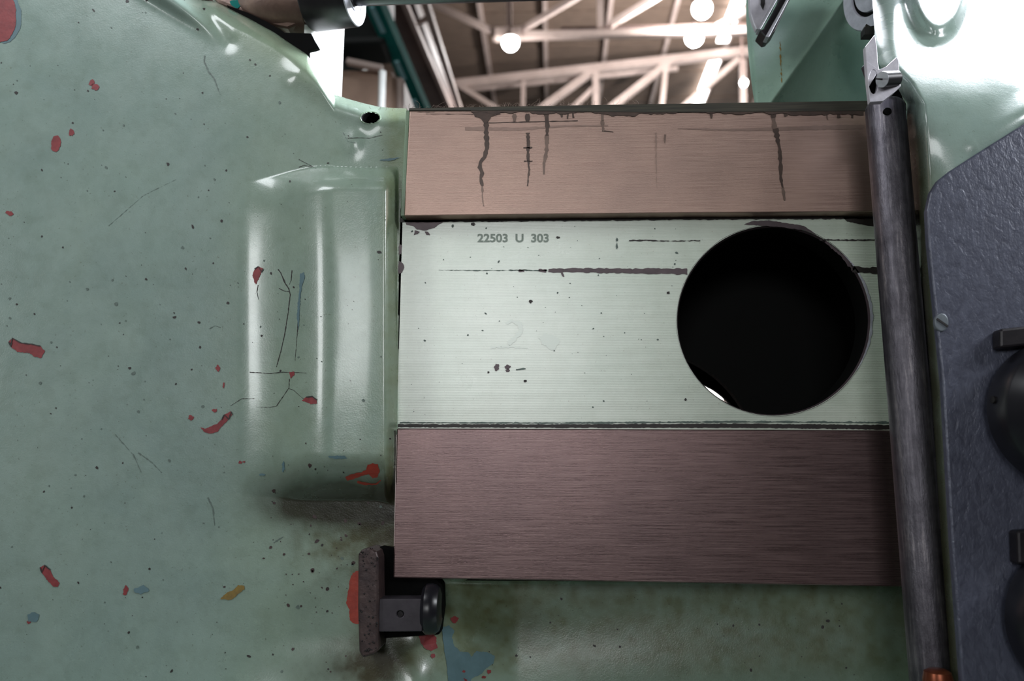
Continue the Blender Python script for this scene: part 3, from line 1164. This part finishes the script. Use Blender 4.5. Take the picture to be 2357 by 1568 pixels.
band = [(1085, 252), (1200, 250), (1400, 249), (1700, 246), (1990, 243)]
tp = []
for u in np.arange(1085, 1990, 7.0):
    d = 258 + 14 * fbm(np.array(u / 16.), np.array(3.)) + (4 if 1400 < u < 1560 or u > 1760 else 0)
    tp.append((u, float(d) - 5))
patch('oil_drip', band + tp[::-1], M['oil'], mf, flat0, 0.0009, 6, 0.9, label='dark oily band under the top edge')
for u in (1118,):
    patch('oil_drip', [(1088, 255), (1150, 256), (1152, 262), (1130, 268), (1124, 280), (1116, 284), (1108, 274), (1092, 268)], M['oil'], mf, flat0, 0.0007, 4, 1.2)
for pth, w0, w1, m_ in (([(1119, 276), (1119, 300), (1121, 340), (1115, 362), (1106, 372), (1104, 385), (1110, 398), (1106, 410), (1111, 428)], 11, 7, 'oil'),
                        ([(1110, 428), (1110, 455), (1113, 475)], 5, 2, 'oil_light'),
                        ([(1214, 262), (1214, 280)], 9, 8, 'oil'), ([(1215, 305), (1216, 330), (1215, 360), (1218, 390), (1214, 428)], 8, 3, 'oil'), ([(1205, 340), (1225, 340)], 3, 3, 'oil'), ([(1206, 371), (1226, 371)], 3, 2, 'oil'),
                        ([(1257, 258), (1260, 290), (1259, 312)], 11, 8, 'oil'), ([(1259, 312), (1258, 350), (1252, 375), (1252, 402)], 10, 4, 'oil_light'),
                        ([(1184, 262), (1184, 280)], 9, 5, 'oil_light'), ([(1291, 255), (1293, 270)], 7, 4, 'oil'), ([(1308, 255), (1306, 274)], 4, 3, 'oil'), ([(1318, 255), (1320, 272)], 5, 3, 'oil'),
                        ([(1386, 254), (1387, 278)], 10, 6, 'oil_light'), ([(1386, 278), (1389, 302)], 9, 4, 'oil_light'), ([(1636, 256), (1638, 273)], 13, 4, 'oil'), ([(1500, 256), (1502, 262)], 16, 8, 'oil'),
                        ([(1779, 252), (1781, 272)], 17, 9, 'oil'), ([(1781, 272), (1783, 296)], 10, 12, 'oil_light'), ([(1785, 296), (1794, 340), (1797, 380), (1797, 410), (1802, 432)], 11, 5, 'oil'),
                        ([(1802, 432), (1806, 462)], 8, 3, 'oil_light'), ([(1806, 256), (1810, 268)], 9, 6, 'oil'), ([(1902, 256), (1905, 275)], 5, 3, 'oil_light'), ([(1930, 256), (1931, 272)], 9, 6, 'oil'), ([(1961, 254), (1962, 272)], 9, 5, 'oil'),
                        ([(1510, 305), (1510, 360), (1512, 432)], 4, 1.5, 'oil_faint'), ([(1531, 310), (1530, 330)], 6, 3, 'oil_light')):
    patch('oil_drip', ribbon(pth, w0, w1, 0.35, 5), M[m_], mf, flat0, 0.0005, 4, 0.6)
for pth, w0, w1, m_ in (([(1118, 283), (1240, 280), (1330, 278)], 1.5, 2.5, 'oil'), ([(1070, 296), (1200, 297), (1300, 290), (1400, 289)], 9, 3, 'oil_faint'), ([(1386, 301), (1412, 304)], 3, 2, 'oil'),
                        ([(1560, 296), (1700, 299), (1780, 297)], 2, 7, 'oil_faint'), ([(1780, 297), (1880, 294), (1990, 292)], 8, 10, 'oil_faint'), ([(980, 262), (1090, 263)], 1.2, 1.2, 'oil'), ([(960, 258), (1000, 258)], 1.2, 1.2, 'oil')):
    patch('oil_smear', ribbon(pth, w0, w1, 0.3, 8), M[m_], mf, flat0, 0.0003, 6, 0.4)

# dust fibres standing on the top edge
bm = bmesh.new()
for i in range(170):
    u = random.gauss(1180, 130) if random.random() < 0.6 else random.uniform(850, 1560)
    v = 248.5 - 0.0171 * (u - 941) + 1.5
    y = random.uniform(-0.001, 0.004)
    p = P(u, v, 0.0) + Vector((0, y, 0))
    h = random.uniform(0.0015, 0.005) * (2.0 if random.random() < 0.12 else 1)
    d = Vector((random.uniform(-0.8, 0.8), random.uniform(-0.3, 0.3), 1)).normalized()
    cur = p
    r = 0.00012
    prev = None
    for k in range(5):
        ring = [bm.verts.new(cur + Vector((r * math.cos(a), 0, r * math.sin(a)))) for a in (0, 2.1, 4.2)]
        ring = [bm.verts.new(cur + Vector((r * math.cos(a), r * math.sin(a), 0))) for a in (0, 2.1, 4.2)] if False else ring
        if prev:
            for q in range(3):
                bm.faces.new((prev[q], prev[(q + 1) % 3], ring[(q + 1) % 3], ring[q]))
        prev = ring
        d = (d + Vector((random.uniform(-0.7, 0.7), 0, random.uniform(-0.5, 0.3)))).normalized()
        cur = cur + d * h / 3
fl = bm_o('dust_fibres', bm, M['fluff'])
tag(fl, 'fine dust fibres standing on the top edge of the upper slideway', 'dust')
fl['kind'] = 'stuff'

# ================================================================== guide rod
YR = -0.055
rr = px(44.5, YR)
top = P(2036, 237, YR)
bot = Vector((top.x, YR, zt))
rod = thing('guide_rod', 'dark worn steel rod standing upright in front of the slideways', 'rod', bot)
H = top.z - bot.z
lathe('rod_shaft', bot, (0, 0, 1), [(0, rr), (H - 0.006, rr), (H - 0.004, rr * 0.97), (H - 0.0015, rr * 0.9), (H, rr * 0.8)], M['rod'], rod, 64)
hc = P(2043, 256, YR - rr)
lathe('cross_hole', hc + Vector((0, 0.0044, 0)), (0.05, -1, 0), [(0, px(9, YR)), (0.0046, px(9, YR)), (0.00461, px(4, YR))], M['void'], rod, 24)

# ================================================================== stop block at the lower left
sb = thing('stop_block', 'greasy dark steel stop block with roller under the lower slideway end', 'stop block', P(900, 1400, 0))
YS = -0.022
bar = prism('clamp_bar', [(824, 1276), (832, 1266), (852, 1261), (866, 1270), (871, 1284), (872, 1380), (870, 1440), (871, 1498), (860, 1508), (834, 1516), (826, 1500), (823, 1400)],
            YS, 0.05, M['grease'], sb, 0.0022, seg=3)
prism('square_block', [(871, 1379), (972, 1379), (972, 1454), (871, 1455)], YS + 0.004, 0.04, M['blocks'], sb, 0.0008,
      holes=[circ(921, 1414, 8, n=20)])
prism('set_screw', circ(921, 1414, 7.6, n=20), YS + 0.007, 0.01, M['black'], sb, 0.0004)
a = P(972, 1402, YS + 0.02)
r1 = px(56, YS + 0.01)
lathe('roller', a, (1, 0, 0), [(0, r1 * 0.6), (0.0008, r1 * 0.84), (0.004, r1 * 0.98), (0.008, r1), (0.012, r1 * 0.96), (0.0155, r1 * 0.84), (0.017, r1 * 0.6)], M['blackgloss'], sb, 48)
prism('shade_plate', [(862, 1262), (880, 1258), (905, 1262), (1000, 1330), (1018, 1345), (1020, 1400), (1012, 1462), (880, 1470), (864, 1400)], 0.003, 0.02, M['void'], sb, 0.002)  # black sheet set where only shade lies behind the block
# grease crumbs on the bar
bm = bmesh.new()
for i in range(70):
    t = random.random()
    u = random.uniform(826, 872)
    v = random.choice([random.uniform(1262, 1300), random.uniform(1430, 1512), random.uniform(1300, 1440)])
    c = P(u, v, YS - 0.0002)
    bmesh.ops.create_icosphere(bm, subdivisions=1, radius=random.uniform(0.0003, 0.0010), matrix=Matrix.Translation(c))
g = bm_o('grease_crumbs', bm, M['gap'], sb, True)
g['kind'] = 'stuff'

# ================================================================== upper left shaft group
sg = thing('shaft_assembly', 'black horizontal shaft with bright ringed end face and brown cast hub', 'shaft', P(700, 0, 0.06))
YC = 0.055
rc = px(80, YC)
cz = P(760, -4, YC).z
# black cylinder with bright end
xe = P(818, 0, YC).x
AXC = Vector((1, -0.16, 0)).normalized()
lathe('shaft_collar', Vector((P(713, 0, YC).x, YC, cz)), AXC, [(0, rc * 0.97), (0.002, rc), (xe - P(713, 0, YC).x - 0.001, rc), (xe - P(713, 0, YC).x, rc * 0.985)], M['black'], sg, 72)
lathe('end_face', Vector((P(713, 0, YC).x, YC, cz)) + AXC * (xe - P(713, 0, YC).x), AXC, [(0, rc * 0.985), (0.0012, rc * 0.96), (0.0016, rc * 0.62), (0.0006, rc * 0.60), (0.0006, rc * 0.56), (0.0018, rc * 0.54), (0.0018, 0.001)], M['bright'], sg, 72)
lathe('cast_hub', Vector((P(560, 0, YC + 0.01).x, YC + 0.012, cz)), (1, 0, 0),
      [(0, rc * 0.5), (0.012, rc * 0.75), (0.024, rc * 0.9), (0.036, rc * 0.99), (0.052, rc * 1.02), (P(713, 0, YC).x - P(560, 0, YC).x, rc * 1.0)], M['bronze'], sg, 64)
prism('hub_flange', [(440, -60), (720, -60), (716, 40), (660, 62), (612, 52), (560, 30), (500, 6)], 0.05, 0.03, M['bronze'], sg, 0.004)
prism('cover_strap', [(520, 10), (570, 28), (612, 48), (655, 74), (716, 76), (724, 92), (735, 110), (722, 114), (711, 116), (712, 130), (700, 134), (600, 110)], 0.046, 0.006, M['void'], sg, 0.001)
patch('paint_chip', blob(545, 9, 17, 8, 0.1), M['teal'], sg, lambda a, b: np.array(0.05), 0.0006)
lathe('face_ring', Vector((P(713, 0, YC).x, YC, cz)) + AXC * (xe - P(713, 0, YC).x), AXC, [(0, rc * 0.50), (0.0022, rc * 0.50), (0.0022, rc * 0.44), (0, rc * 0.43)], M['black'], sg, 48)
# long black bar across the top
ce = Vector((P(713, 0, YC).x, YC, cz)) + AXC * (xe - P(713, 0, YC).x)
r2 = px(21, ce.y)
ce.z = P(822, -6, ce.y).z
lathe('long_bar', ce - Vector((0.004, 0, 0)), (1, 0, 0), [(0, r2 * 0.94), (0.001, r2), (P(1735, 0, ce.y).x - ce.x, r2)], M['blackgloss'], sg, 32)

wv = [P(700, 55, 0.05), P(793, 55, 0.15), P(783, 300, 0.15), P(690, 300, 0.05)]
wv += [p + Vector((-0.004, 0.09, 0)) for p in wv]
wv[5] = wv[1] + Vector((-0.02, 0.06, 0))
wv[6] = wv[2] + Vector((-0.02, 0.06, 0))
wp = mesh_o('white_post', wv, [(0, 3, 2, 1), (4, 5, 6, 7), (0, 1, 5, 4), (1, 2, 6, 5), (2, 3, 7, 6), (3, 0, 4, 7)], M['white'])
bevel(wp, 0.0015)
tag(wp, 'bright white upright post between the casting edge and dark background', 'post')

# ================================================================== rear green casting arm
def depth_arm(u, v):
    # ridge from (1936,10) to (1778,232)
    d, t = seg_d(u, v, (1985, -60), (1760, 258))
    side = (u - 1936) * (232 - 10) - (v - 10) * (1778 - 1936)
    right = side > 0
    Y = 0.10 + np.where(right, 0.085 * (1 - np.exp(-d / 80.)), d * 0.00022)
    Y = Y + 0.004 * (1 - np.exp(-(d / 8.) ** 2)) * 0.5
    Y = Y + 0.006 * np.clip(1 - (u - (1718 + 0.07 * v)) / 10., 0, 1) ** 2
    return Y


arm = thing('cast_outrigger', 'pale green casting arm with a diagonal ridge behind the slideways', 'machine arm', P(1850, 200, 0.12))


def rows_arm(us):
    v = np.linspace(-90, 300, 120)
    s = (us - us[0]) / (us[-1] - us[0])
    left = 1717 + np.where(v > 0, 0.00035 * v ** 2, 0)
    U = left[None, :] + s[:, None] * (2170 - left)[None, :]
    return U, np.repeat(v[None, :], len(us), 0)


armo = grid_surface('arm_casting', np.linspace(0, 1, 160), rows_arm, depth_arm, None, M['paint_back'], arm, wall=0.05)
# its left side wall
V = []
for v in np.linspace(-90, 300, 20):
    u = 1717 + (0.00035 * v * v if v > 0 else 0)
    p = P(u, v, float(depth_arm(np.array(u), np.array(v))))
    q_ = P(u + 3, v, float(depth_arm(np.array(u), np.array(v))) + 0.12)
    V += [p, q_]
mesh_o('arm_side', V, [(2 * i, 2 * i + 1, 2 * i + 3, 2 * i + 2) for i in range(19)], M['paint_back'], arm, True)
az = P(1900, 232, 0.3).z
box('arm_support', (P(1830, 0, 0.3).x, 0.46, 0), (P(2050, 0, 0.3).x, 0.60, az + 0.10), M['paint_back'], arm, 0.01)
box('arm_back', (P(1860, 0, 0.3).x, 0.26, az + 0.02), (P(2050, 0, 0.3).x, 0.46, az + 0.09), M['paint_back'], arm, 0.01)
patch('rust_run', ribbon([(1795, 95), (1797, 140), (1799, 190)], 3, 1.5, 0.6), M['ochre'], arm, depth_arm, 0.0006)

lv = thing('latch_lever', 'grey and black steel latch lever hanging on the green arm', 'lever', P(1760, 20, 0.08))
prism('lever_plate', [(1722, -60), (1727, 30), (1734, 52), (1741, 67), (1752, 66), (1780, 20), (1806, -60)], 0.082, 0.008, M['plate'], lv, 0.001)
prism('channel_bar', [(1748, 70), (1757, 66), (1796, -5), (1812, -60), (1850, -60), (1817, 0), (1785, 70), (1772, 84), (1764, 86), (1756, 78)], 0.070, 0.022, M['black'], lv, 0.0012)
prism('channel_edge', [(1745, 66), (1751, 68), (1800, -20), (1793, -20)], 0.066, 0.012, M['bright'], lv, 0.0006)
prism('channel_edge', [(1762, 84), (1770, 86), (1826, -20), (1820, -20)], 0.066, 0.012, M['bright'], lv, 0.0006)
prism('pivot_slot', [(1752, -20), (1763, -20), (1761, 8), (1757, 22), (1751, 10)], 0.0805, 0.003, M['gap'], lv, 0.0004)

# ================================================================== right housing
hs = thing('gearbox_housing', 'pale green gearbox housing at the right with a grey hammered cover plate', 'machine housing', P(2250, 1568, -0.05))
HL = np.array([(-90, 2004), (0, 2008), (60, 2012), (110, 2016), (150, 2024), (190, 2060), (240, 2086), (320, 2090), (480, 2098), (650, 2105), (900, 2125), (1240, 2145), (1568, 2168), (1800, 2184)], float)


def hleft(v):
    return np.interp(v, HL[:, 0], HL[:, 1])


def depth_h(u, v):
    Y = np.full(np.shape(u), -0.099, float)
    # upper shoulder leans back
    k = (235 + 0.10 * (u - 2150) - v) / 300.
    k = 0.12 * np.log1p(np.exp(np.clip(k / 0.12, -30, 30)))
    Y = Y + 0.155 * k ** 1.2
    # raised pad with a trough around it
    pd = np.hypot((u - 2160) / 62., (v + 42) / 120.)
    ang = pd
    Y = Y + 0.010 * np.exp(-((ang - 1.28) / 0.22) ** 2)
    Y = Y - 0.012 * (1 - ss(0.80, 1.1, ang))
    # ridge beside the cover plate
    d, t = seg_d(u, v, (2420, 215), (2250, 330))
    Y = Y - 0.010 * np.exp(-(d / 30.) ** 2) * (1 - 0.7 * t)
    # rounded edge toward the rod
    e = u - hleft(v)
    Y = Y + 0.055 * np.clip(1 - e / 48., 0, 1) ** 1.8 * (0.4 + 0.6 * ss(150, 300, v))
    Y = Y + 0.012 * (1 - ss(0, 120, e)) * ss(230, 420, v)
    return Y


def rows_h(us):
    v = np.linspace(-90, 1750, 520)
    s = us
    U = hleft(v)[None, :] + s[:, None] ** 1.4 * (2600 - hleft(v))[None, :]
    return U, np.repeat(v[None, :], len(us), 0)


def tint_h(u, v):
    n1 = fbm(u / 40., v / 60.)
    c = np.ones(np.shape(u) + (3,))
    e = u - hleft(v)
    g = np.clip((1 - ss(10, 60 + 40 * n1, e)) * ss(240, 330, v), 0, 1)[..., None]  # brown grime and painted shade in the strip beside the rod
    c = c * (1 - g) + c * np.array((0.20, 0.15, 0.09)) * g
    g = np.clip((1 - ss(30, 110, e)) * ss(350, 430, v) * (0.5 + n1), 0, 1)[..., None] * 0.7
    c = c * (1 - g) + c * np.array((0.42, 0.38, 0.16)) * g
    return c


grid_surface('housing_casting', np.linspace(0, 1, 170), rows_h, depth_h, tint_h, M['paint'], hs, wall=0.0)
V = []
for v in np.linspace(-90, 1750, 60):
    u = float(hleft(v))
    p = P(u, v, float(depth_h(np.array(u), np.array(v))))
    V += [p, P(u + 4, v, p.y + 0.09)]
mesh_o('housing_side', V, [(2 * i, 2 * i + 1, 2 * i + 3, 2 * i + 2) for i in range(59)], M['paint_lip'], hs, True)
YG = -0.105
cp = prism('cover_plate', [(2480, 195), (2357, 285), (2250, 352), (2185, 394), (2160, 414), (2143, 442), (2134, 485), (2138, 560), (2147, 650), (2171, 885), (2181, 1060), (2191, 1240), (2215, 1568), (2228, 1760), (2760, 1760), (2760, 195)],
           YG, 0.007, M['hammer'], hs, 0.0015, seg=3)
cp['label'] = 'grey-blue hammered cover plate'
# slotted screw
sc = prism('cover_screw', circ(2168, 742, 16, 21, n=40), YG - 0.0012, 0.004, M['screwm'], hs, 0.0008)
beam('slot', P(2156, 734, YG - 0.0014), P(2182, 752, YG - 0.0014), 0.0016, 0.0010, M['gap'], sc, up=(0, 1, 0))


def knob(cu, cv, r, tabv, nm):
    c = P(cu, cv, YG)
    rr_ = px(r, YG)
    lathe('control_knob', c + Vector((0, 0.001, 0)), (0, -1, 0), [(0, rr_ * 0.86), (0.006, rr_ * 0.9), (0.008, rr_), (0.030, rr_), (0.034, rr_ * 0.96), (0.046, rr_ * 0.82), (0.048, rr_ * 0.72)], M['blackgloss'], hs, 72)


knob(2434, 955, 163, 0, '')
knob(2486, 1430, 167, 0, '')
prism('knob_pointer', [(2302, 757), (2420, 744), (2420, 790), (2302, 802)], YG - 0.012, 0.012, M['black'], hs, 0.002)
prism('knob_pointer', [(2341, 1222), (2440, 1214), (2440, 1300), (2344, 1300)], YG - 0.012, 0.012, M['black'], hs, 0.002)
kc = P(2434, 955, YG)
p1 = P(2286, 922, YG - 0.018)
lathe('set_screw', p1 + Vector((0.004, 0, 0)), (-1, -0.15, 0.1), [(0, 0.0028), (0.0052, 0.0028), (0.0054, 0.002)], M['gap'], hs, 20)

# ================================================================== collar, bracket and pin between arm and housing
clr = thing('bearing_collar', 'light grey round bearing cap with a groove above the small bracket', 'bearing cap', P(1992, 0, 0.0))
base = P(2030, -28, 0.055)
ax = Vector((-0.95, -0.30, -0.05)).normalized()
rcol = px(104, 0.055)
lathe('cap_body', base - ax * 0.002, ax, [(0, rcol), (0.014, rcol), (0.0165, rcol * 0.97), (0.0165, rcol * 0.68), (0.013, rcol * 0.66), (0.013, rcol * 0.58), (0.0165, rcol * 0.56), (0.0175, rcol * 0.2)], M['collar'], clr, 64)
lathe('seal_ring', base - ax * 0.002, ax, [(0.0130, rcol * 0.58), (0.0145, rcol * 0.585), (0.0145, rcol * 0.655), (0.0130, rcol * 0.66)], M['void'], clr, 64)
lathe('cap_bolt', base + ax * 0.0145, ax, [(0, rcol * 0.22), (0.004, rcol * 0.22), (0.005, rcol * 0.17)], M['gap'], clr, 20)
prism('cap_notch', [(1989, 64), (1994, 54), (2004, 60), (2013, 58), (2013, 80), (1989, 80)], 0.02, 0.01, M['gap'], clr, 0.0005)

bra = thing('pin_bracket', 'small pale grey bracket plate with oval hole and slotted pin atop the rod', 'bracket', P(2030, 200, -0.06))
YK = -0.088
prism('strap', [(1992, 107), (2014, 79), (2019, 110), (2021, 143), (2024, 160), (2000, 200), (1997, 184)], YK, 0.006, M['plate'], bra, 0.0005)
prism('bracket_plate', [(1994, 140), (2023, 160), (2040, 153), (2064, 131), (2069, 140), (2070, 160), (2073, 199), (2058, 213), (2032, 233), (2003, 235), (1998, 190)], YK - 0.0004, 0.006, M['plate'], bra, 0.0005,
      holes=[circ(2011, 188, 11, 28, n=36)])
prism('hole_back', circ(2011, 188, 13, 30, n=36), YK + 0.005, 0.004, M['void'], bra)
prism('side_tab', [(1985, 154), (1995, 144), (2000, 183), (1994, 180)], YK + 0.006, 0.003, M['blocks'], bra, 0.0003)
pb = P(2062, 181, YK - 0.001)
pf = P(2031, 183, YK - 0.0075)
axp = (pf - pb).normalized()
rp = px(19, YK - 0.006)
pin = lathe('pin', pb, axp, [(0, rp), ((pf - pb).length, rp)], M['black'], bra, 40)
pfc = lathe('pin_face', pf, axp, [(0, rp * 0.99), (0.0005, rp * 0.97)], M['bright'], pin, 40)
beam('pin_slot', pf + axp * 0.0006 + Vector((-0.006, -0.003, -0.0008)), pf + axp * 0.0006 + Vector((0.006, 0.003, 0.0012)), 0.0014, 0.0012, M['gap'], pin, up=axp)
prism('shadow_gap', [(2028, 236), (2075, 199), (2088, 205), (2090, 250), (2030, 246)], YK + 0.05, 0.02, M['void'], bra, 0.0008)  # black block standing in for the shade below the bracket

bf = thing('pipe_fitting', 'copper coloured pipe fitting at the foot of the steel rod', 'fitting', P(2160, 1568, -0.09))
q = P(2162, 1600, -0.09)
lathe('fitting_nut', q, (0, 0, 1), [(0, 0.010), (0.010, 0.011), (0.0165, 0.0095), (0.0185, 0.006)], M['brass'], bf, 24)
